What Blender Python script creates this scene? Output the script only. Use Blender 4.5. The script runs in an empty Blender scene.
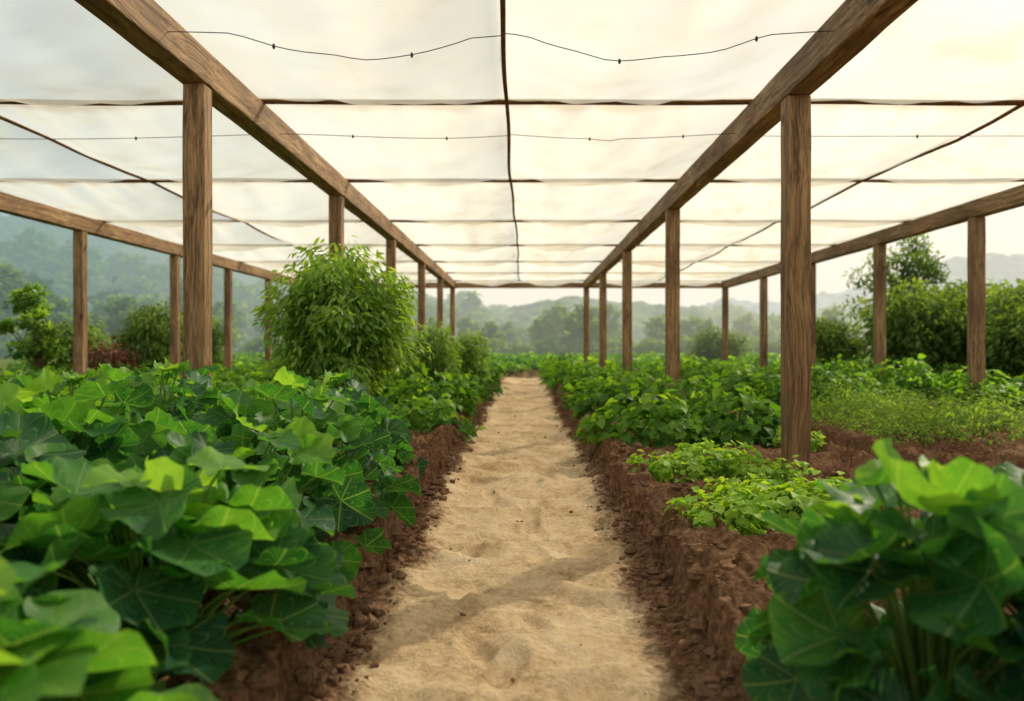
import bpy, math, random, bmesh
import numpy as np
from mathutils import Vector, Matrix
random.seed(7); rng=np.random.default_rng(11)
S=bpy.context.scene
S.view_settings.view_transform='Standard'
S.view_settings.look='None'
S.view_settings.exposure=0
F=796.0; VX=524; VY=345
# ------------------------------------------------------------ noise
def h2(ix,iy,s):
    v=np.sin(ix*127.1+iy*311.7+s*74.7)*43758.5453
    return v-np.floor(v)
def vn(x,y,s=0):
    x=np.asarray(x,float);y=np.asarray(y,float)
    ix=np.floor(x);iy=np.floor(y);fx=x-ix;fy=y-iy
    fx=fx*fx*(3-2*fx);fy=fy*fy*(3-2*fy)
    a=h2(ix,iy,s);b=h2(ix+1,iy,s);c=h2(ix,iy+1,s);d=h2(ix+1,iy+1,s)
    return (a+(b-a)*fx)*(1-fy)+(c+(d-c)*fx)*fy
def fbm(x,y,o=4,s=0):
    r=0;a=.5;t=0
    for i in range(o):
        r=r+a*vn(np.asarray(x)*2**i,np.asarray(y)*2**i,s+i*3);t+=a;a*=.5
    return r/t*2-1
def sm(a,b,x):
    t=np.clip((x-a)/(b-a),0,1);return t*t*(3-2*t)
# ------------------------------------------------------------ mesh helpers
def mesh_quads(name,V,Q,tint=None,uv=None,mi=None,smooth=True,attrs=None):
    V=np.asarray(V,np.float32);Q=np.asarray(Q,np.int32)
    me=bpy.data.meshes.new(name)
    me.vertices.add(len(V));me.vertices.foreach_set('co',V.ravel())
    me.loops.add(Q.size);me.loops.foreach_set('vertex_index',Q.ravel())
    me.polygons.add(len(Q))
    me.polygons.foreach_set('loop_start',np.arange(0,Q.size,4,dtype=np.int32))
    me.polygons.foreach_set('loop_total',np.full(len(Q),4,np.int32))
    if mi is not None: me.polygons.foreach_set('material_index',np.asarray(mi,np.int32))
    me.polygons.foreach_set('use_smooth',np.full(len(Q),smooth,bool))
    if uv is not None:
        l=me.uv_layers.new(name='UVMap');l.data.foreach_set('uv',np.asarray(uv,np.float32)[Q.ravel()].ravel())
    D=dict(attrs or {})
    if tint is not None: D['tint']=tint
    for k,a in D.items():
        at=me.attributes.new(k,'FLOAT','POINT');at.data.foreach_set('value',np.asarray(a,np.float32))
    me.update(calc_edges=True);me.validate()
    return me
def obj(name,me,loc=(0,0,0),rot=(0,0,0),sc=(1,1,1),parent=None,mats=None):
    o=bpy.data.objects.new(name,me);S.collection.objects.link(o)
    o.location=loc;o.rotation_euler=rot;o.scale=sc
    if parent: o.parent=parent
    if mats and me is not None and len(me.materials)==0:
        for m in mats: me.materials.append(m)
    return o
def empty(name,loc=(0,0,0)):
    o=bpy.data.objects.new(name,None);S.collection.objects.link(o);o.location=loc;return o
class MB:
    def __init__(s): s.V=[];s.Q=[];s.T=[];s.U=[];s.M=[];s.n=0
    def add(s,V,Q,t=0.5,U=None,m=0):
        s.V.append(V);s.Q.append(Q+s.n);s.n+=len(V)
        s.T.append(np.full(len(V),t) if np.isscalar(t) else t)
        s.U.append(np.zeros((len(V),2)) if U is None else U);s.M.append(np.full(len(Q),m))
    def mesh(s,name,smooth=True):
        return mesh_quads(name,np.concatenate(s.V),np.concatenate(s.Q),np.concatenate(s.T),np.concatenate(s.U),np.concatenate(s.M),smooth)
def gridq(nu,nv):
    a=np.arange(nu*nv).reshape(nu,nv)
    return np.stack([a[:-1,:-1].ravel(),a[1:,:-1].ravel(),a[1:,1:].ravel(),a[:-1,1:].ravel()],1)
def tube(P,R,n=6):
    P=np.asarray(P,float);k=len(P)
    T=np.gradient(P,axis=0);T/=np.linalg.norm(T,axis=1)[:,None]+1e-9
    ref=np.array([0,0,1.]) if abs(T[0][2])<.9 else np.array([1.,0,0])
    V=[]
    for i in range(k):
        a=np.cross(T[i],ref);a/=np.linalg.norm(a)+1e-9;b=np.cross(T[i],a)
        th=np.arange(n+1)*2*math.pi/n
        V.append(P[i]+R[i]*(np.cos(th)[:,None]*a+np.sin(th)[:,None]*b))
    return np.concatenate(V),gridq(k,n+1)
# ------------------------------------------------------------ node helpers
class NT:
    def __init__(s,name):
        s.m=bpy.data.materials.new(name);s.m.use_nodes=True;s.t=s.m.node_tree;s.t.nodes.clear()
        s.out=s.t.nodes.new('ShaderNodeOutputMaterial')
        try: s.m.cycles.emission_sampling='NONE'
        except Exception: pass
    def n(s,typ,ins=None,**kw):
        nd=s.t.nodes.new(typ)
        for k,v in kw.items(): setattr(nd,k,v)
        for k,v in (ins or {}).items():
            if hasattr(v,'is_output'): s.t.links.new(v,nd.inputs[k])
            else: nd.inputs[k].default_value=v
        return nd
    def math(s,op,a,b=0.0,c=None):
        d={0:a,1:b}
        if c is not None:d[2]=c
        return s.n('ShaderNodeMath',d,operation=op).outputs[0]
    def noise(s,vec,scale,detail=4,rough=.55):
        return s.n('ShaderNodeTexNoise',{'Vector':vec,'Scale':scale,'Detail':detail,'Roughness':rough}).outputs['Fac']
    def ramp(s,f,stops):
        r=s.n('ShaderNodeValToRGB',{'Fac':f});e=r.color_ramp.elements
        while len(e)<len(stops): e.new(.5)
        for i,(p,c) in enumerate(stops):
            e[i].position=p;e[i].color=(*c,1) if len(c)==3 else c
        return r.outputs['Color']
    def mix(s,f,a,b,bt='MIX'):
        nd=s.n('ShaderNodeMix',{'Factor':f},data_type='RGBA',blend_type=bt)
        for i,v in ((6,a),(7,b)):
            if hasattr(v,'is_output'): s.t.links.new(v,nd.inputs[i])
            else: nd.inputs[i].default_value=(*v,1) if len(v)==3 else v
        return nd.outputs[2]
    def link(s,a,b): s.t.links.new(a,b)
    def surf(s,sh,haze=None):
        if haze:  # aerial haze painted in: surface fades to a glowing haze colour with distance
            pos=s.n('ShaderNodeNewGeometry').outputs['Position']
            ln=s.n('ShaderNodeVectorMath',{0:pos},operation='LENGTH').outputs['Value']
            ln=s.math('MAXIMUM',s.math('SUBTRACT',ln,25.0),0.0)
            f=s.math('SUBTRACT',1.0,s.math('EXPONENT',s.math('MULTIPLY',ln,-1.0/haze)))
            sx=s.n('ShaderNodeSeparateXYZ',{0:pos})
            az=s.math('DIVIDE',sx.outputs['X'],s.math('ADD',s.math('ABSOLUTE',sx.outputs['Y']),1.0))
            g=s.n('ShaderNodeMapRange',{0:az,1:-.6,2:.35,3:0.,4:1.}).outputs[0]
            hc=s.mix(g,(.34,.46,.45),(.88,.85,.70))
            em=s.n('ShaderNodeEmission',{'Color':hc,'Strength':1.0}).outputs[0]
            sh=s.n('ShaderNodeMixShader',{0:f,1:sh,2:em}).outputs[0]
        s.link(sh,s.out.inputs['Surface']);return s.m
def leaf_mat(name,stops,trans=.35,rough=.42,veins=False,haze=None,spec=.4,tmul=1.5):
    t=NT(name)
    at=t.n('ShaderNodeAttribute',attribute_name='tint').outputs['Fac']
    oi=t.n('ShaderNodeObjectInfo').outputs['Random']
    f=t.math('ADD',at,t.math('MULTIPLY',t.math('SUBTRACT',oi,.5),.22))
    if veins:
        pos=t.n('ShaderNodeNewGeometry').outputs['Position']
        nz=t.noise(pos,11.0,4)
        f=t.math('ADD',f,t.math('MULTIPLY',t.math('SUBTRACT',nz,.5),.7))
        col=t.ramp(f,stops)
        uv=t.n('ShaderNodeUVMap').outputs[0];s=t.n('ShaderNodeSeparateXYZ',{0:uv})
        th=s.outputs['X'];r=s.outputs['Y']
        a=t.math('ABSOLUTE',t.math('SINE',t.math('MULTIPLY',th,3.5)))
        d=t.math('MULTIPLY',a,r)
        v1=t.n('ShaderNodeMapRange',{0:d,1:.012,2:.07,3:1.,4:0.}).outputs[0]
        w=t.math('SINE',t.math('MULTIPLY',t.math('SUBTRACT',r,t.math('MULTIPLY',d,.55)),46.0))
        v2=t.n('ShaderNodeMapRange',{0:w,1:.84,2:1.,3:0.,4:.4}).outputs[0]
        v2=t.math('MULTIPLY',v2,t.n('ShaderNodeMapRange',{0:r,1:.1,2:.3,3:0.,4:1.}).outputs[0])
        v=t.math('MAXIMUM',v1,v2)
        col=t.mix(t.math('MULTIPLY',v,.7),col,(.30,.46,.17))
        bump=t.n('ShaderNodeBump',{'Height':t.math('SUBTRACT',nz,t.math('MULTIPLY',v,.6)),'Strength':.6,'Distance':.007}).outputs[0]
        sh0=t.n('ShaderNodeBsdfPrincipled',{'Base Color':col,'Roughness':rough,'Specular IOR Level':spec,'Normal':bump}).outputs[0]
    else:
        col=t.ramp(f,stops)
        df=t.n('ShaderNodeBsdfDiffuse',{'Color':col}).outputs[0]
        gl=t.n('ShaderNodeBsdfGlossy',{'Color':(1,1,.85,1),'Roughness':rough}).outputs[0]
        sh0=t.n('ShaderNodeMixShader',{0:.045*spec/.4,1:df,2:gl}).outputs[0]
    tc=t.mix(1.0,col,(tmul*1.22,tmul*1.05,.32*tmul),'MULTIPLY')
    tr=t.n('ShaderNodeBsdfTranslucent',{'Color':tc}).outputs[0]
    sh=t.n('ShaderNodeMixShader',{0:trans,1:sh0,2:tr}).outputs[0]
    return t.surf(sh,haze)
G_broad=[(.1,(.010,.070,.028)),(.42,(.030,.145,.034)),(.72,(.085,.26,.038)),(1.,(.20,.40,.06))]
M_broad=leaf_mat('broad_leaf',G_broad,.43,.44,True,spec=.30,tmul=2.1)
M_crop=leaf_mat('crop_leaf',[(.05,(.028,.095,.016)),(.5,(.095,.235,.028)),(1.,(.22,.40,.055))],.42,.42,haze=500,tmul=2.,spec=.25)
M_lett=leaf_mat('lettuce_leaf',[(.0,(.08,.20,.018)),(.5,(.23,.43,.045)),(1.,(.38,.57,.10))],.42,.5,tmul=1.7)
M_herb=leaf_mat('herb_leaf',[(.0,(.07,.17,.03)),(.5,(.17,.31,.06)),(1.,(.29,.45,.11))],.4,.5,tmul=1.6,spec=.1)
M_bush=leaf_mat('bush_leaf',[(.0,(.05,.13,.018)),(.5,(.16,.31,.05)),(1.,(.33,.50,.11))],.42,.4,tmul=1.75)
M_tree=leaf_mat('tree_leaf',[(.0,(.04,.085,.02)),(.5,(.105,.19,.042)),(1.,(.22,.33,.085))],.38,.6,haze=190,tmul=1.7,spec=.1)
M_red=leaf_mat('red_leaf',[(.0,(.12,.05,.04)),(.5,(.27,.10,.075)),(1.,(.34,.20,.11))],.3,.6)
def simple(name,c1,c2,scale,rough=.9,haze=None,bump=.3):
    t=NT(name);pos=t.n('ShaderNodeTexCoord').outputs['Object']
    n=t.noise(pos,scale,4,.65)
    col=t.ramp(n,[(.3,c1),(.7,c2)])
    p=t.n('ShaderNodeBsdfDiffuse',{'Color':col})
    if bump: t.link(t.n('ShaderNodeBump',{'Height':n,'Strength':bump,'Distance':.02}).outputs[0],p.inputs['Normal'])
    return t.surf(p.outputs[0],haze)
M_stem=simple('stem_green',(.10,.19,.035),(.20,.32,.09),8,.5,bump=0)
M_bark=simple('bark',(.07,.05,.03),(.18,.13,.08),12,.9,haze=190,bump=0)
M_clod=simple('soil_clod',(.10,.055,.032),(.30,.18,.11),30,1.)
def wood(name,mp):
    t=NT(name);co=t.n('ShaderNodeTexCoord').outputs['Object']
    rnd=t.n('ShaderNodeObjectInfo').outputs['Random']
    off=t.n('ShaderNodeCombineXYZ',{0:t.math('MULTIPLY',rnd,17.),1:t.math('MULTIPLY',rnd,31.),2:t.math('MULTIPLY',rnd,9.)}).outputs[0]
    ad=t.n('ShaderNodeVectorMath',{0:co,1:off},operation='ADD').outputs[0]
    m=t.n('ShaderNodeMapping',{'Vector':ad,'Scale':mp}).outputs[0]
    warp=t.n('ShaderNodeTexNoise',{'Vector':ad,'Scale':1.2,'Detail':1.}).outputs['Color']
    m2=t.n('ShaderNodeVectorMath',{0:m,1:t.n('ShaderNodeVectorMath',{0:warp,'Scale':1.2},operation='SCALE').outputs[0]},operation='ADD').outputs[0]
    g=t.noise(m2,1.8,6,.74);fine=t.noise(m2,8.0,3,.7);big=t.noise(ad,1.3,2)
    f=t.math('ADD',t.math('MULTIPLY',g,.6),t.math('MULTIPLY',fine,.4))
    col=t.ramp(f,[(.37,(.05,.024,.011)),(.46,(.21,.115,.052)),(.56,(.44,.27,.13)),(.68,(.62,.44,.25))])
    col=t.mix(t.n('ShaderNodeMapRange',{0:big,1:.42,2:.75,3:0.,4:.75}).outputs[0],col,(.13,.068,.034))
    vo=t.n('ShaderNodeTexVoronoi',{'Vector':t.n('ShaderNodeMapping',{'Vector':ad,'Scale':tuple(2.2 if q>3 else 1.3 for q in mp)}).outputs[0],'Scale':1.2})
    kn=t.n('ShaderNodeMapRange',{0:vo.outputs['Distance'],1:.04,2:.11,3:.8,4:0.}).outputs[0]
    col=t.mix(kn,col,(.03,.014,.007))
    b=t.n('ShaderNodeBump',{'Height':f,'Strength':.7,'Distance':.018}).outputs[0]
    p=t.n('ShaderNodeBsdfPrincipled',{'Base Color':col,'Roughness':.68,'Normal':b,'Specular IOR Level':.3})
    return t.surf(p.outputs[0])
M_wz=wood('wood_post',(11,11,.5));M_wy=wood('wood_beam',(11,.5,11));M_wx=wood('wood_cross',(.5,11,11))
M_pole=simple('dark_pole',(.10,.05,.022),(.24,.13,.06),9,.7)
M_wire=simple('wire_metal',(.05,.05,.05),(.1,.1,.1),9,.5,bump=0)
t=NT('shade_cloth_fabric')
at=t.n('ShaderNodeAttribute',attribute_name='tint').outputs['Fac']
col=t.ramp(at,[(0.,(.56,.42,.25)),(.5,(.86,.79,.63)),(1.,(.95,.92,.82))])
d=t.n('ShaderNodeBsdfDiffuse',{'Color':col}).outputs[0];tr=t.n('ShaderNodeBsdfTranslucent',{'Color':col}).outputs[0]
m1=t.n('ShaderNodeMixShader',{0:.84,1:d,2:tr}).outputs[0]
tp=t.n('ShaderNodeBsdfTransparent',{'Color':(1,.985,.94,1)}).outputs[0]
w=t.math('ADD',.45,t.math('MULTIPLY',at,.14))
M_cloth=t.surf(t.n('ShaderNodeMixShader',{0:w,1:m1,2:tp}).outputs[0])
# ------------------------------------------------------------ ground
EL_,ER_=-.80,.74
BEDS=[(-7.3,-3.65),(-3.25,EL_),(ER_,2.95),(3.4,6.2),(6.6,9.5),(-11.5,-7.7)]
prints=[(random.uniform(-.34,.32),y+random.uniform(-.1,.1),random.uniform(-.4,.4)) for y in np.arange(1.8,12,.27)]
def ground(x,y):
    x=np.asarray(x,float);y=np.asarray(y,float)
    en=.05*fbm(y*1.7,x*.8,3,5)+.075*fbm(y*6,x*6,3,9)
    bed=np.zeros_like(x)
    for a,b in BEDS:
        s=(sm(a-.028,a+.028,x+en)*(1-sm(b-.028,b+.028,x+en)))
        bed=np.maximum(bed,s)
    out=np.maximum(sm(28.6,30,y),np.maximum(sm(9.5,9.8,x),sm(11.4,11.7,-x)))
    bed=np.maximum(bed,out)
    near=1-sm(30,60,y)
    nf=1-sm(7,12,y)
    pth=-.205+.040*fbm(x*2.3,y*1.3,3,2)+.050*fbm(x*4.0,y*5.5,3,3)+.018*np.sin(y*15+9*fbm(x*1.6,y*1.1,2,8)+x*1.2)*nf*sm(-.25,.35,fbm(x*1.5,y*1.2,2,77)+.2)
    if x.ndim==2:
        for (px,py,pa) in prints:
            ux=(x-px)*math.cos(pa)+(y-py)*math.sin(pa);uy=(y-py)*math.cos(pa)-(x-px)*math.sin(pa)
            r=(ux/.055)**2+(uy/.14)**2
            pth=pth-.026*np.exp(-r**1.5)+.010*np.exp(-((r-1.8)/.6)**2)
    pth=pth+.06*sm(.42,.68,np.abs(x))*(np.abs(x)<1)*(.6+.6*fbm(x*5,y*5,3,31))
    bd=.05*fbm(x*1.5,y*1.5,3,7)+.08*fbm(x*6,y*6,3,12)+.045*fbm(x*17,y*17,2,15)
    z=pth*(1-bed)+bd*bed*near
    edge=bed*(1-bed)*4
    z=z+edge*.14*fbm(x*9,y*7,3,21)
    e2=1-sm(28,29,y)
    for a,b in BEDS:
        lip=(.055+.05*fbm(y*3,x*0+a,2,33))
        z=z+lip*e2*(np.exp(-((x+en-(a+.10))/.065)**2)+np.exp(-((x+en-(b-.10))/.065)**2))
    return z
def axis_x():
    p=list(np.arange(0,1.2,.015))+list(np.arange(1.2,4.4,.04))
    s=.06;v=p[-1]
    while v<1500: v+=s;s*=1.07;p.append(v)
    p=np.array(p);return np.concatenate([-p[:0:-1],p])
def axis_y():
    p=list(np.arange(-8,1.2,.1));v=1.2
    while v<34: p.append(v);v*=1.0085
    s=.3
    while v<1600: p.append(v);v+=s;s*=1.08
    return np.array(p)
ax,ay=axis_x(),axis_y()
X,Y=np.meshgrid(ax,ay,indexing='ij')
Z=ground(X,Y)
V=np.stack([X,Y,Z],-1).reshape(-1,3)
sand=(1-sm(.42,.72,np.abs(X+.03)+.15*fbm(X*3,Y*2.2,4,40)-.08*sm(3,10,Y)))*(1-sm(28,29.5,Y))
sand2=.55*(1-sm(.5,.75,np.abs(X+.03)))*(1-sm(28,29.5,Y))
sand=np.maximum(sand,sand2*sm(6,16,Y))
green=np.maximum(sm(29,33,Y+fbm(X*.5,Y*.5)),np.maximum(sm(9,11,X+fbm(X,Y)),sm(11.4,13,-X+fbm(X,Y))))
Q=gridq(len(ax),len(ay))
cx=V[Q].mean(1)
pm=(np.abs(cx[:,0])<.68)&(cx[:,1]<29)
t=NT('soil_ground');pos=t.n('ShaderNodeNewGeometry').outputs['Position']
sa=t.n('ShaderNodeAttribute',attribute_name='sand').outputs['Fac'];ga=t.n('ShaderNodeAttribute',attribute_name='green').outputs['Fac']
n1=t.noise(pos,3.,4,.6);n2=t.noise(pos,28.,5,.72)
sc=t.ramp(t.math('ADD',t.math('MULTIPLY',n1,.5),t.math('MULTIPLY',n2,.5)),[(.36,(.42,.28,.15)),(.5,(.70,.52,.32)),(.64,(.84,.68,.47))])
so=t.ramp(t.math('ADD',t.math('MULTIPLY',n1,.3),t.math('MULTIPLY',n2,.7)),[(.34,(.065,.032,.018)),(.5,(.24,.133,.075)),(.66,(.48,.30,.185))])
msk=t.math('ADD',sa,t.math('MULTIPLY',t.math('SUBTRACT',n2,.5),.9))
msk=t.n('ShaderNodeMapRange',{0:msk,1:.2,2:.85,3:0.,4:1.}).outputs[0]
c=t.mix(msk,so,sc)
gr=t.ramp(n1,[(.3,(.10,.15,.03)),(.6,(.19,.25,.06)),(.75,(.30,.30,.10))])
c=t.mix(ga,c,gr)
st=t.math('SUBTRACT',1.0,t.math('MULTIPLY',msk,.45))
b=t.n('ShaderNodeBump',{'Height':n2,'Strength':st,'Distance':.05}).outputs[0]
p=t.n('ShaderNodeBsdfDiffuse',{'Color':c,'Roughness':.5,'Normal':b})
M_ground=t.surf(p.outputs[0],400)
def sub(name,mask):
    q=Q[mask];u,inv=np.unique(q.ravel(),return_inverse=True)
    me=mesh_quads(name,V[u],inv.reshape(-1,4),attrs={'sand':sand.ravel()[u],'green':green.ravel()[u]})
    obj(name,me,mats=[M_ground])
sub('dirt_path',pm);sub('ground',~pm)
g=np.array([[[-1,-1],[0,-1],[1,-1]],[[-1,0],[0,0],[1,0]],[[-1,1],[0,1],[1,1]]],float).reshape(-1,2)
cv=[];cq=[]
for k,(A,B,C) in enumerate([((1,0,0),(0,1,0),(0,0,1)),((0,1,0),(1,0,0),(0,0,-1)),((0,1,0),(0,0,1),(1,0,0)),((0,0,1),(0,1,0),(-1,0,0)),((0,0,1),(1,0,0),(0,1,0)),((1,0,0),(0,0,1),(0,-1,0))]):
    pts=g[:,:1]*np.array(A)+g[:,1:]*np.array(B)+np.array(C);cv.append(pts/np.linalg.norm(pts,axis=1)[:,None]);cq.append(gridq(3,3)+9*k)
cv=np.concatenate(cv);cq=np.concatenate(cq)
mb=MB()
CL=[]
for i in range(6000):
    y=1.3+ (random.random()**1.8)*16
    sd=random.choice((-1,1));r=random.random();c0=.72
    if r<.30: x=sd*min(.9,max(.50,random.gauss(.66,.06)))-.03
    elif r<.990: x=sd*(c0+random.random()**2.2*2.1)-.02
    else: x=random.uniform(-.5,.5)
    s=.006+.040*random.random()**3.0
    if abs(x)<.6: s*=.5
    CL.append((x,y,s))
CL=np.array(CL);cz_=ground(CL[:,0],CL[:,1])
for (x,y,s),z in zip(CL,cz_):
    sd=random.random()*50
    k=1+.4*(np.sin(cv[:,0]*3+sd)*np.cos(cv[:,1]*3.7+sd*2)+.5*np.sin(cv[:,2]*5+sd*3))*.6
    a=random.random()*6.28;R=np.array([[math.cos(a),-math.sin(a),0],[math.sin(a),math.cos(a),0],[0,0,1]])
    P=(cv*k[:,None]*np.array([1,random.uniform(.6,1),random.uniform(.5,.8)])*s)@R.T
    mb.add(P+np.array([x,y,z+s*.2]),cq,random.random())
obj('soil_clods',mb.mesh('soil_clods',False),mats=[M_clod])
# ------------------------------------------------------------ frame
frame=empty('wooden_shade_frame')
def box(name,a,b,mat,segax,par=frame):
    a=np.array(a,float);b=np.array(b,float);c=(a+b)/2;h=(b-a)/2
    L=2*h[segax];n=max(2,int(L/.35));o=[i for i in range(3) if i!=segax]
    P=[];
    for i in range(n+1):
        for (s,u) in ((-1,-1),(1,-1),(1,1),(-1,1)):
            p=np.zeros(3);p[segax]=-h[segax]+L*i/n;j=.0035
            p[o[0]]=s*h[o[0]]+random.uniform(-j,j);p[o[1]]=u*h[o[1]]+random.uniform(-j,j);P.append(p)
    Fc=[]
    for i in range(n):
        for k in range(4):
            k2=(k+1)%4;Fc.append((i*4+k,i*4+k2,i*4+4+k2,i*4+4+k))
    Fc+= [(3,2,1,0),(n*4,n*4+1,n*4+2,n*4+3)]
    me=bpy.data.meshes.new(name);me.from_pydata([tuple(p) for p in P],[],Fc);me.update()
    bm=bmesh.new();bm.from_mesh(me);bmesh.ops.recalc_face_normals(bm,faces=bm.faces);bm.to_mesh(me);bm.free()
    ob=obj(name,me,loc=tuple(c),parent=par,mats=[mat])
    bv=ob.modifiers.new('b','BEVEL');bv.width=.012;bv.segments=2;bv.limit_method='ANGLE';bv.angle_limit=math.radians(50)
    return ob
ZB=3.0;ZT=3.26
XL,XR,XLL,XRR=-2.52,2.2,-7.8,7.1
rows={XL:[1.7,6.15,10.7,15.1,19.6,23.9,28.1],XR:[1.4,6.45,11.8,17.,22.2,28.1],
      XLL:[2,6.2,10.2,14.0,17.8,21.0,24.3,28.1],XRR:[1.5,5.,8.8,12.5,15.9,19.7,23.6,28.1]}
for x,ys in rows.items():
    for y in ys:
        w=.095 if x>0 else .085
        box('post',(x-w,y-w,-.25),(x+w,y+w,ZB-.003),M_wz,2)
    box('beam',(x-.1,-3.4,ZB),(x+.1,28.25,ZT),M_wy,1)
for x0,x1 in ((XLL,XL),(XL,XR),(XR,XRR)):
    box('end_beam',(x0+.103,28.02,ZB+.01),(x1-.103,28.2,ZB+.2),M_wx,0)
BARS=[-3.2,.35,3.9,7.45,11.0,14.6,18.1,21.7,25.1,28.15]
CELL=[XLL,XL,XR,XRR]
def clothz(x,y):
    x=np.asarray(x,float);y=np.asarray(y,float)
    B=np.array(BARS);i=np.clip(np.searchsorted(B,y)-1,0,len(B)-2)
    ty=np.clip((y-B[i])/(B[i+1]-B[i]),0,1)
    C=np.array(CELL);j=np.clip(np.searchsorted(C,x)-1,0,2)
    tx=np.clip((x-C[j])/(C[j+1]-C[j]),0,1)
    sg=.30+.10*h2(i*1.,j*1.,3)
    sy=np.sin(np.pi*ty)**.7;sx=np.sin(np.pi*tx)**.45
    cr=np.abs(np.sin(np.pi*tx*2))**.7
    z=ZT+.035-sg*sy*sx*(.09+.91*cr)
    z=z-.02*sx*(1-sy)*np.abs(np.sin(tx*np.pi*9+i))
    wr=.045*fbm(x*1.3+i*7,y*2.2,3,50)+.040*np.sin(x*8+3*fbm(x,y*.6,2,60)+y*1.2)*(np.exp(-4.*ty)+np.exp(-4*(1-ty)))+.014*np.sin(x*21+4*fbm(x*2,y,2,61))*(np.exp(-8.*ty)+np.exp(-8*(1-ty)))
    return z+wr*np.sqrt(sy)*sx*(.10+.90*cr)
bx=np.linspace(XLL-.18,XRR+.18,330)
by=np.unique(np.concatenate([np.linspace(-3.2,28.15,500),BARS]))
CX,CY=np.meshgrid(bx,by,indexing='ij');CZ=clothz(CX,CY)
CZ=CZ-.10*sm(0,.1,np.maximum(XLL-.1-CX,CX-XRR-.1))
B_=np.array(BARS);dist=np.abs(CY[...,None]-B_).min(-1)
ct=.62+.50*fbm(CX*.6,CY*.6,5,70)+.40*fbm(CX*4,CY*2.5,3,71)-.8*np.exp(-(dist/.11)**2)
obj('shade_cloth',mesh_quads('shade_cloth',np.stack([CX,CY,CZ],-1).reshape(-1,3),gridq(len(bx),len(by)),tint=np.clip(ct,0,1).ravel()),mats=[M_cloth])
mb=MB()
for y in BARS:
    xs=np.linspace(XLL-.15,XRR+.15,60)
    P=np.stack([xs,y+.012*np.sin(xs*1.7+y),np.full(60,ZT+.012)+.006*np.sin(xs*2.3+y)],1)
    v,q=tube(P,np.full(60,.026),6);mb.add(v,q)
for x0 in (-5.15,-.16,4.65):
    ys=np.linspace(-3.2,28.1,200);xs=x0+.02*np.sin(ys*.45+x0)+.010*np.sin(ys*1.7)
    P=np.stack([xs,ys,clothz(xs,ys)-.022],1);v,q=tube(P,np.full(200,.018),6);mb.add(v,q)
obj('cross_poles',mb.mesh('cross_poles'),parent=frame,mats=[M_pole])
mb=MB()
for y0,z0,segs in ((5.45,3.13,((XL,-.16),(-.16,XR))),(7.95,3.10,((XLL,XL),(XL,-.16),(-.16,XR),(XR,XRR)))):
    for a,b in segs:
        u=np.linspace(0,1,24);xs=a+(b-a)*u
        z0s=np.minimum(z0-.03*np.sin(np.pi*u),clothz(xs,np.full(24,y0))-.02)
        P=np.stack([xs,y0+.06*np.sin(u*5+a),z0s],1)
        v,q=tube(P,np.full(24,.0035),5);mb.add(v,q)
        for k in (8,17):
            v,q=tube([P[k]+np.array([0,0,d]) for d in (-.02,-.005,.015)],[.006,.012,.006],6);mb.add(v,q)
obj('support_wires',mb.mesh('support_wires'),parent=frame,mats=[M_wire])
# ------------------------------------------------------------ leaf templates
def broad_leaf(L,ph,lob,cup,wav,nr=7,na=37):
    th=np.linspace(-math.pi*.985,math.pi*.985,na);r=np.linspace(.03,1,nr)
    TH,R=np.meshgrid(th,r,indexing='ij')
    out=(.82+.20*np.cos(TH))*(1+lob*np.cos(7*TH))*(1-.45*np.exp(-((np.abs(TH)-3.14)/.30)**2))*(1+.03*np.sin(6*TH+ph*3)+.02*np.sin(11*TH+ph))
    rr=R*out
    x=np.sin(TH)*rr;y=np.cos(TH)*rr
    z=cup*rr**2+.06*np.abs(np.sin(3.5*TH))*R*(1-.3*R)+wav*np.sin(4*TH+ph)*R**2.2+wav*.75*np.sin(9*TH+ph*2)*R**4
    z=z+.24*np.abs(x)-.24*np.maximum(y,0)**2
    V=np.stack([x,y,z],-1).reshape(-1,3)*L
    U=np.stack([TH,R],-1).reshape(-1,2)
    return V,gridq(na,nr),U
def ovate(nu=5,w=.33,fold=.25,droop=.35,base=.8):
    u=np.linspace(0,1,nu);wd=w*np.sin(np.pi*u**base).clip(0)**.8;wd[0]=.02;wd[-1]=.01
    v=np.array([-1,0,1.])
    Uu,Vv=np.meshgrid(u,v,indexing='ij');W=wd[:,None]
    x=Vv*W;y=Uu;z=np.abs(Vv)*W*fold-droop*Uu**2
    return np.stack([x,y,z],-1).reshape(-1,3),gridq(nu,3)
def frame_m(fwd,up):
    f=fwd/np.linalg.norm(fwd);s=np.cross(f,up);s/=np.linalg.norm(s)+1e-9;n=np.cross(s,f)
    return np.stack([s,f,n],0)
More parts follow.
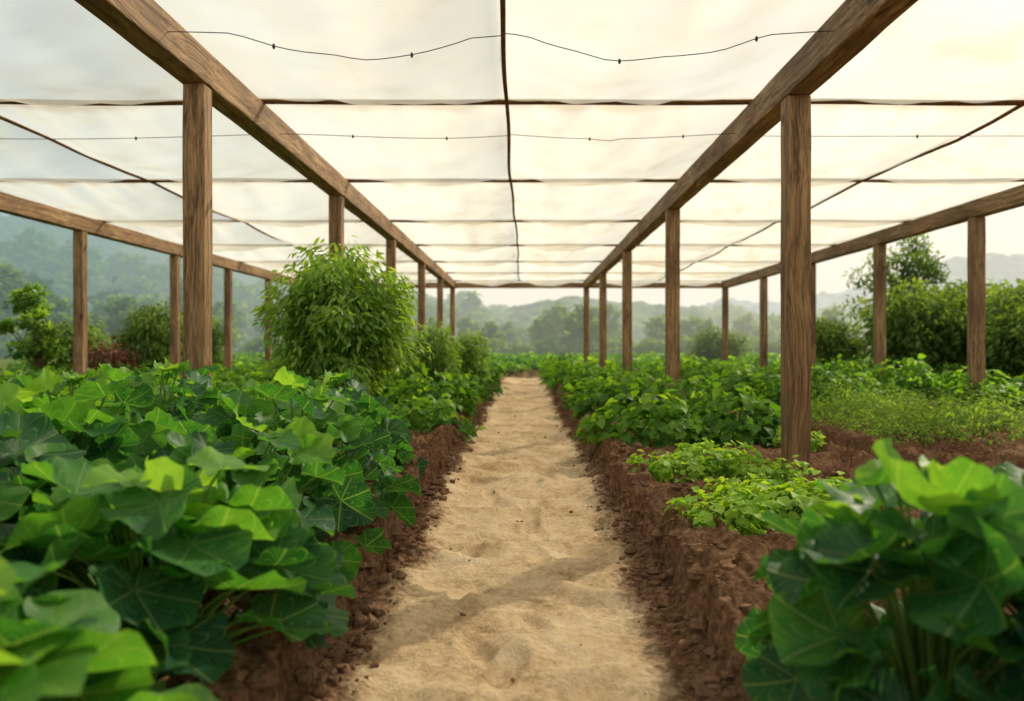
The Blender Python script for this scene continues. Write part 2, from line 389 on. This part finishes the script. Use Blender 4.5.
def broad_plant(name,n,R,H,Ls,seed):
    random.seed(seed);mb=MB();az=random.random()*6
    for i in range(n):
        t=(i+.5)/n;az+=2.39996+random.uniform(-.4,.4)
        r=R*math.sqrt(t)*random.uniform(.75,1.08)
        z=H*(1-.82*t**1.3)*random.uniform(.82,1.1)
        pos=np.array([math.cos(az)*r,math.sin(az)*r,z])
        dl=math.radians(random.uniform(-42,18)+48*t)
        a2=az+random.uniform(-.6,.6)
        f=np.array([math.cos(a2)*math.cos(dl),math.sin(a2)*math.cos(dl),-math.sin(dl)])
        up=np.array([0,0,1.])+.45*rng.normal(size=3);
        L=random.uniform(*Ls)
        if t<.12: L*=.7
        v,q,U=broad_leaf(L,random.random()*6,random.uniform(0,.025),random.uniform(.0,.55),random.uniform(.06,.16))
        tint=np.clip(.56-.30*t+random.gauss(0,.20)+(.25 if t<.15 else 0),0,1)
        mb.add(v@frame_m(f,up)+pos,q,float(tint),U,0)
        b0=np.array([math.cos(az)*.05,math.sin(az)*.05,-.05]);s=np.linspace(0,1,7)[:,None]
        ctrl=np.array([pos[0]*.45,pos[1]*.45,z*.8])
        P=(1-s)**2*b0+2*s*(1-s)*ctrl+s**2*pos
        v,q=tube(P,np.linspace(.010,.0045,7),5);mb.add(v,q,.7,None,1)
    me=mb.mesh(name);me.materials.append(M_broad);me.materials.append(M_stem);return me
def mound_plant(name,n,R,H,size,seed,mat,w=.36,lump=.25,tm=.5,droop=.35,low=.0,nu=4):
    random.seed(seed);mb=MB();tv,tq=ovate(nu,w,.3,droop)
    for i in range(n):
        az=random.random()*6.28;ct=random.random()**.8
        ph=math.acos(1-ct)
        d=np.array([math.cos(az)*math.sin(ph),math.sin(az)*math.sin(ph),math.cos(ph)])
        k=1+lump*(.6*math.sin(az*3+seed)+.5*math.sin(az*5+ph*4+seed*2)+.4*math.sin(ph*6+seed))
        rad=random.uniform(.55,1.0)**.5*k
        pos=np.array([d[0]*R*rad,d[1]*R*rad,low+d[2]*H*rad+.02])
        a2=az+random.uniform(-1.1,1.1);dl=random.uniform(-.7,.5)+.4*math.sin(ph)
        f=np.array([math.cos(a2)*math.cos(dl),math.sin(a2)*math.cos(dl),-math.sin(dl)])
        up=np.array([0,0,1.])+.5*d+.45*rng.normal(size=3)
        s=random.uniform(*size)
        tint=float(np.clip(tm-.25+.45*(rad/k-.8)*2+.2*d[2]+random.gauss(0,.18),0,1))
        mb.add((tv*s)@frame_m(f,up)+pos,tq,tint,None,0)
    for i in range(10):
        az=random.random()*6.28;r=R*random.uniform(.3,.85);p=np.array([math.cos(az)*r,math.sin(az)*r,H*random.uniform(.5,.85)])
        s=np.linspace(0,1,4)[:,None];P=s*p+np.array([0,0,-.04])*(1-s)
        v,q=tube(P,np.linspace(.008,.003,4),4);mb.add(v,q,.5,None,1)
    me=mb.mesh(name);me.materials.append(mat);me.materials.append(M_stem);return me
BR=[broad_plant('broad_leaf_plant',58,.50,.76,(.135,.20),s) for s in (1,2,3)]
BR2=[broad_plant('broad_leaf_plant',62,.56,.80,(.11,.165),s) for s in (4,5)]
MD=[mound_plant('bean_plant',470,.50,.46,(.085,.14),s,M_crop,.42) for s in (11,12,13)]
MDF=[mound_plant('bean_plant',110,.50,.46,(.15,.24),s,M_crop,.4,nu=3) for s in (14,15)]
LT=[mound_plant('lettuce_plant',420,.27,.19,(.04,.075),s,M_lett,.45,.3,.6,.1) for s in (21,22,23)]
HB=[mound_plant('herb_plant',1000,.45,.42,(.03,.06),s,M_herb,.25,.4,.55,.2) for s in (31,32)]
def gz(x,y): return float(ground(x,y))
def put(lst,name,x,y,sc=1.,par=None,sz=None,dz=0):
    return obj(name,random.choice(lst),(x,y,gz(x,y)+dz),(random.uniform(-.06,.06),random.uniform(-.06,.06),random.random()*6.28),(sc,sc,sz or sc),par)
random.seed(99)
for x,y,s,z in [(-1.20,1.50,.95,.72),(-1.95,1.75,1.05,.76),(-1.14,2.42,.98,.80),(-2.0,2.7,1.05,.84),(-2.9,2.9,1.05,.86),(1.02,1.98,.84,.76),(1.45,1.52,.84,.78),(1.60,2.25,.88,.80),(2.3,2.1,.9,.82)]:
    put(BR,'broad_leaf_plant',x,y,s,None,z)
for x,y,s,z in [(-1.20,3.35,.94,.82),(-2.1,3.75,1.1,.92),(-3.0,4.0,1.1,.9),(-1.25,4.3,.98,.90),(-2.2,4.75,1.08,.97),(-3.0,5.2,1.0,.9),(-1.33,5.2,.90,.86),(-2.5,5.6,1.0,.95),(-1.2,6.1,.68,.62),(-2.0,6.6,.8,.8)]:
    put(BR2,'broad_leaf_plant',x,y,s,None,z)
for x,y,s in [(1.10,4.35,1.),(1.45,4.5,1.15),(1.80,4.7,1.),(1.12,5.95,1.),(1.47,6.2,1.05),(1.80,5.95,.95),(1.38,4.95,.75),(2.6,7.5,.8)]:
    put(LT,'lettuce_plant',x,y,s)
def row(name,lst,x,y0,y1,dy,s0,jx=.12,szr=(.85,1.12)):
    e=empty(name);y=y0
    while y<y1:
        s=s0*random.uniform(*szr)
        put(lst if y<18 else (MDF if lst is MD else lst),'plant',x+random.uniform(-jx,jx),y,s,e,s*random.uniform(.8,1.1));y+=dy*random.uniform(.85,1.15)*(1 if y<20 else 1.15)
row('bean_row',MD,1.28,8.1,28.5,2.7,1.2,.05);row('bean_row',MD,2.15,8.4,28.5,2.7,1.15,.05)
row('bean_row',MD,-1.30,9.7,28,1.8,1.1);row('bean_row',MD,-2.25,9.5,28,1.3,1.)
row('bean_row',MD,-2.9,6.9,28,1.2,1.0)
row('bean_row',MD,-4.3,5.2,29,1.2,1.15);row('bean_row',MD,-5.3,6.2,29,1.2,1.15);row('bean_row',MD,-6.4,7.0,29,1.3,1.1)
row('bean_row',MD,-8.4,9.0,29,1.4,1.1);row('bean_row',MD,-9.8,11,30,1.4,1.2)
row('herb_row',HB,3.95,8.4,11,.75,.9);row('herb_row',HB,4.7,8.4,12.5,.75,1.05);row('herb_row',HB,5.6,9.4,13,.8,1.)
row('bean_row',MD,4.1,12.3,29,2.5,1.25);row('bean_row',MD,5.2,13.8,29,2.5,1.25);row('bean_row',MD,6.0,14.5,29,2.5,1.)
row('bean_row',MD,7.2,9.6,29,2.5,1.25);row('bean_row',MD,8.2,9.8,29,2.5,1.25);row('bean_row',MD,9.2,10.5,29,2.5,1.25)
for k,yy in enumerate(np.arange(30.5,62,4.2)):
    e=empty('field_crop_row');x=-yy*.62+random.random()
    while x<yy*.62:
        s=random.uniform(1.3,1.8);put(MDF,'plant',x,yy+random.uniform(-.3,.3),s,e,s*.65);x+=1.7*random.uniform(.8,1.2)
# ------------------------------------------------------------ leafy shrub
def shrub(name,n,R,H0,H,seed,mat,size=(.08,.14),w=.13,stems=22,tm=.5,droop=.6):
    random.seed(seed);mb=MB();tv,tq=ovate(4 if R<.9 and n>3000 else 3,w,.3,.35,.9)
    cz=(H0+H)/2;hz=(H-H0)/2
    C=[]
    for i in range(46):
        ct=1-2*(i+.5)/46;az=i*2.39996+random.uniform(-.3,.3);st=math.sqrt(1-ct*ct)
        d=np.array([st*math.cos(az),st*math.sin(az),ct]);rr=random.uniform(.45,.88)
        C.append((np.array([d[0]*R*rr,d[1]*R*rr,cz+d[2]*hz*rr]),random.uniform(.2,.36)*R/.8))
    for i in range(n):
        c,rad=random.choice(C);d=rng.normal(size=3);d/=np.linalg.norm(d)
        k=random.random()**.4
        pos=c+d*rad*k
        o=pos-np.array([0,0,cz]);
        a2=math.atan2(o[1],o[0])+random.uniform(-1.2,1.2);dl=random.uniform(-.2,1.1)*droop*1.5
        f=np.array([math.cos(a2)*math.cos(dl),math.sin(a2)*math.cos(dl),-math.sin(dl)])
        up=np.array([0,0,1.])+.5*rng.normal(size=3);s=random.uniform(*size)
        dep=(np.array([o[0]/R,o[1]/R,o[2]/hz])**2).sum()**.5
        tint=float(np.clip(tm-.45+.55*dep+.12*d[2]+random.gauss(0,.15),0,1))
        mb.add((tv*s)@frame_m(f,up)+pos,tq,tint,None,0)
    for i in range(stems):
        c,rad=random.choice(C);b=np.array([random.gauss(0,.06),random.gauss(0,.06),-.05]);s=np.linspace(0,1,8)[:,None]
        ct=np.array([b[0]+c[0]*.25,b[1]+c[1]*.25,c[2]*.75]);P=(1-s)**2*b+2*s*(1-s)*ct+s**2*c
        v,q=tube(P,np.linspace(.014,.004,8)*R/.8,5);mb.add(v,q,.4,None,1)
    me=mb.mesh(name);me.materials.append(mat);me.materials.append(M_bark if R>1 else M_stem);return me
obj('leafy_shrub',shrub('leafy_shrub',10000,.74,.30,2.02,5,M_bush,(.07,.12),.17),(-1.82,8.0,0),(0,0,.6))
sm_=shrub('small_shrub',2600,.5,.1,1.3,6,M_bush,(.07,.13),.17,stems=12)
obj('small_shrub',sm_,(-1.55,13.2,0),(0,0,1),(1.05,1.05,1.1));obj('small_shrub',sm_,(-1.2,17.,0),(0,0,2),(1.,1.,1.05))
# ------------------------------------------------------------ trees
def tree(name,n,H,R,seed,mat,leaf=(.1,.2),trunk=.3,clumps=22,w=.3,fl=1.):
    random.seed(seed);mb=MB();tv,tq=ovate(3,w,.3,.2,.9)
    tr=.035*H;s=np.linspace(0,1,8);bend=random.uniform(-.15,.15)*H
    P=np.stack([bend*s**2,.04*H*np.sin(s*3),s*H*.8-.1],1);v,q=tube(P,tr*(1-.8*s),8);mb.add(v,q,.3,None,1)
    C=[]
    for i in range(clumps):
        zz=trunk+(1-trunk)*random.random()**.9
        env=math.sin(math.pi*min(1,max(.05,(zz-trunk)/(1-trunk)*.82+.16)))**.6
        a=random.random()*6.28;r=R*env*random.uniform(.3,.95)
        c=np.array([math.cos(a)*r+bend*zz*zz,math.sin(a)*r,zz*H*fl]);rd=R*random.uniform(.2,.38);C.append((c,rd,random.gauss(0,.12)))
        b=P[int(min(7,max(1,(zz*.75)*8)))];s2=np.linspace(0,1,5)[:,None]
        v,q=tube(b*(1-s2)+c*s2+np.array([0,0,.02*H])*np.sin(s2*3.14),np.linspace(tr*.35,tr*.08,5),4);mb.add(v,q,.3,None,1)
    for i in range(n):
        c,rd,ct=random.choice(C);d=rng.normal(size=3);d/=np.linalg.norm(d);pos=c+d*rd*np.array([1,1,.75])*random.random()**.35*random.uniform(.8,1.15)
        f=rng.normal(size=3)+d*.6;up=np.array([0,0,1.])+.6*rng.normal(size=3)
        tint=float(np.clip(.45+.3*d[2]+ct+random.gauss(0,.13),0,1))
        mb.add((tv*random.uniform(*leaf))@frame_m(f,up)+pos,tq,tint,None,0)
    me=mb.mesh(name);me.materials.append(mat);me.materials.append(M_bark);return me
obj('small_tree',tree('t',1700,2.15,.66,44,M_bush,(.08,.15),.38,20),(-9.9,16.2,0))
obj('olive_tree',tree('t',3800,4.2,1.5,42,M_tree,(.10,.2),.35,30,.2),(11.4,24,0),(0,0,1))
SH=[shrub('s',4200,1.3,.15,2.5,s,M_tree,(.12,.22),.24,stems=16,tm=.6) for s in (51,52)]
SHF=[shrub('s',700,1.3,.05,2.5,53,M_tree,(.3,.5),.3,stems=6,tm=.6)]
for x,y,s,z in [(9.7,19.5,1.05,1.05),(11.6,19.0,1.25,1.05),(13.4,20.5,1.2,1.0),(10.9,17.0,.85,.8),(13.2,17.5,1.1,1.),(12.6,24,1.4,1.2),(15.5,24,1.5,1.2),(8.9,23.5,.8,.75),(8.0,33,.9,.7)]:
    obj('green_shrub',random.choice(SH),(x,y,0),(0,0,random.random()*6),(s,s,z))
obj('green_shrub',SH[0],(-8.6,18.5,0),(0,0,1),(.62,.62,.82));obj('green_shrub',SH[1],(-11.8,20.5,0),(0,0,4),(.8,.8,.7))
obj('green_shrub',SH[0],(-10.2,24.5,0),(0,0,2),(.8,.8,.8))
obj('red_shrub',shrub('r',1500,.6,.05,1.15,61,M_red,(.06,.12),.25,stems=10),(-9.1,17.4,0))
TT=[tree('t',1100,5,1.9,s,M_tree,(.4,.7),.12,22,.38) for s in (71,72,73,74)]
TT.append(tree('t',900,6,1.1,75,M_tree,(.35,.6),.08,20,.38))
random.seed(5)
e=empty('tree_line')
for i in range(80):
    d=random.uniform(62,125);x=random.uniform(-.72,.72)*d
    s=random.uniform(.5,1.1)*(1+.2*abs(x)/d)*(1.1 if x<-.2*d else .85)
    obj('tree',random.choice(TT),(x,d,-.1),(0,0,random.random()*6),(s*1.25,s*1.25,s),e)
for ix,iy,d in [(558,308,72),(580,311,75),(600,306,80),(540,320,70),(690,318,72),(705,322,70),(655,318,95),(120,300,60),(60,296,62),(215,305,70),(830,312,60),(800,316,66),(470,318,80),(505,323,85)]:
    H=1+(VY-iy)/F*d;s=H/5;obj('tree',random.choice(TT[:4]),((ix-VX)/F*d,d,-.1),(0,0,random.random()*6),(s*1.1,s*1.1,s),e)
e=empty('hedgerow')
for i in range(90):
    d=random.uniform(58,66);x=random.uniform(-.75,.75)*d;s=random.uniform(.4,.75)
    obj('shrub',SHF[0],(x,d,-.1),(0,0,random.random()*6),(s*1.6,s*1.6,s),e)
# ------------------------------------------------------------ hills
def hillmat(name,c1,c2,sc,haze):
    t=NT(name);pos=t.n('ShaderNodeNewGeometry').outputs['Position']
    v=t.n('ShaderNodeTexVoronoi',{'Vector':pos,'Scale':sc}).outputs['Distance']
    n=t.noise(pos,sc*.25,4,.6)
    c=t.ramp(t.math('ADD',t.math('MULTIPLY',v,.5),t.math('MULTIPLY',n,.6)),[(.3,c1),(.8,c2)])
    b=t.n('ShaderNodeBump',{'Height':v,'Strength':1.,'Distance':-3.}).outputs[0]
    p=t.n('ShaderNodeBsdfDiffuse',{'Color':c,'Normal':b})
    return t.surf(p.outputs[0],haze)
def ridge(name,dist,pts,mat,amp,depth,seed,nx=500):
    ix=np.array([p[0] for p in pts],float);iy=np.array([p[1] for p in pts],float)
    xs=np.linspace(ix[0],ix[-1],nx);hh=1+(VY-np.interp(xs,ix,iy))/F*dist
    k=np.ones(9)/9;hh=np.convolve(np.pad(hh,4,'edge'),k,'valid')
    Xw=(xs-VX)/F*dist
    tt=np.concatenate([np.linspace(0,1,40),np.linspace(1,2,20)[1:]])
    A,B=np.meshgrid(Xw,tt,indexing='ij')
    prof=np.where(B<=1,np.sin(np.pi/2*np.clip(B,0,1))**1.3,np.cos(np.pi/2*np.clip(B-1,0,1)).clip(0))
    Yw=dist-depth+B*depth
    Zw=hh[:,None]*prof+amp*fbm(A/dist*40,Yw/dist*40,5,seed)*np.clip(prof*2,0,1)-.5
    obj(name,mesh_quads(name,np.stack([A,Yw,Zw],-1).reshape(-1,3),gridq(nx,len(tt))),mats=[mat])
    return lambda x,t:(float(np.interp(x,Xw,hh))*math.sin(math.pi/2*t)**1.3)
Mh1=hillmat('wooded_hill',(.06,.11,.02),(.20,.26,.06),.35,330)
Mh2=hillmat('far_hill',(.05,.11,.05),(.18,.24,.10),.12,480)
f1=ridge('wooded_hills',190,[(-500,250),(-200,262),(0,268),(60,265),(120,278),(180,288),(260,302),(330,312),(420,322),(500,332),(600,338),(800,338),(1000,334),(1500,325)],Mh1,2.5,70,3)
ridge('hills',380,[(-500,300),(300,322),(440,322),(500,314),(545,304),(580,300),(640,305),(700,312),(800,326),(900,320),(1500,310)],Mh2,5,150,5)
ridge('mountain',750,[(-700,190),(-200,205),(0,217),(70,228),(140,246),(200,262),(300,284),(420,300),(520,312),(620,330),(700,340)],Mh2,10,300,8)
Mh3=hillmat('haze_tinted_mountain',(.22,.32,.40),(.32,.42,.50),.05,900)  # pale bluish base colours have aerial perspective painted in
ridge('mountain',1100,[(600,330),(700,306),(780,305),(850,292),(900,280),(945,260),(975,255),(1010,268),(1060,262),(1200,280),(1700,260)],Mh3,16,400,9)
e=empty('hillside_trees');random.seed(8)
for i in range(300):
    t_=random.random()**.8*.98;x=-random.uniform(5,150)
    if i%6==0:x=random.uniform(0,140)
    z=f1(x,t_);s=random.uniform(.8,1.7)
    obj('tree',random.choice(TT),(x,120+t_*70,z-1.5),(0,0,random.random()*6),(s*1.3,s*1.3,s),e)
# ------------------------------------------------------------ light, world, camera
EL=math.radians(35);dx,dy=-.66,-.75;l=math.hypot(dx,dy);dx/=l;dy/=l
L=bpy.data.lights.new('sun','SUN');L.energy=5.;L.angle=math.radians(.5);L.color=(1,.91,.73)
lo=bpy.data.objects.new('sun',L);S.collection.objects.link(lo);lo.location=(20,20,30)
lo.rotation_euler=Vector((dx*math.cos(EL),dy*math.cos(EL),-math.sin(EL))).to_track_quat('-Z','Y').to_euler()
W=bpy.data.worlds.new('World');S.world=W;W.use_nodes=True;nt=W.node_tree;nt.nodes.clear()
def N(t,**k):
    n=nt.nodes.new(t)
    for a,b in k.items(): setattr(n,a,b)
    return n
sky=N('ShaderNodeTexSky');sky.sky_type='NISHITA';sky.sun_disc=False;sky.sun_elevation=EL;sky.sun_rotation=math.atan2(-dx,-dy)%(2*math.pi)
sky.dust_density=3.;sky.air_density=1.2
tc=N('ShaderNodeTexCoord');sp=N('ShaderNodeSeparateXYZ');nt.links.new(tc.outputs['Generated'],sp.inputs[0])
mr=N('ShaderNodeMapRange',interpolation_type='SMOOTHSTEP');nt.links.new(sp.outputs['Z'],mr.inputs[0])
for i,v in ((1,.0),(2,.85),(3,.92),(4,.35)): mr.inputs[i].default_value=v
mx=N('ShaderNodeMapRange',interpolation_type='SMOOTHSTEP');nt.links.new(sp.outputs['X'],mx.inputs[0])
for i,v in ((1,-.62),(2,-.08),(3,0.),(4,1.)): mx.inputs[i].default_value=v
hz=N('ShaderNodeMix',data_type='RGBA');nt.links.new(mx.outputs[0],hz.inputs[0]);hz.inputs[6].default_value=(4.2,5.8,6.5,1);hz.inputs[7].default_value=(10.3,9.8,8.3,1)
mm=N('ShaderNodeMix',data_type='RGBA');nt.links.new(mr.outputs[0],mm.inputs[0]);nt.links.new(sky.outputs[0],mm.inputs[6]);nt.links.new(hz.outputs[2],mm.inputs[7])
bg=N('ShaderNodeBackground');bg.inputs['Strength'].default_value=.1;nt.links.new(mm.outputs[2],bg.inputs[0])
wo=N('ShaderNodeOutputWorld');nt.links.new(bg.outputs[0],wo.inputs[0])
W.cycles.sampling_method='MANUAL';W.cycles.sample_map_resolution=256
cam=bpy.data.cameras.new('camera');co=bpy.data.objects.new('camera',cam);S.collection.objects.link(co);S.camera=co
co.location=(0,0,1.0);co.rotation_euler=(math.radians(90),0,0)
cam.lens=28;cam.sensor_width=36;cam.shift_x=-12/1024;cam.shift_y=-5.5/1024;cam.clip_end=4000;cam.clip_start=.05
cam.dof.use_dof=True;cam.dof.focus_distance=4.8;cam.dof.aperture_fstop=1.5
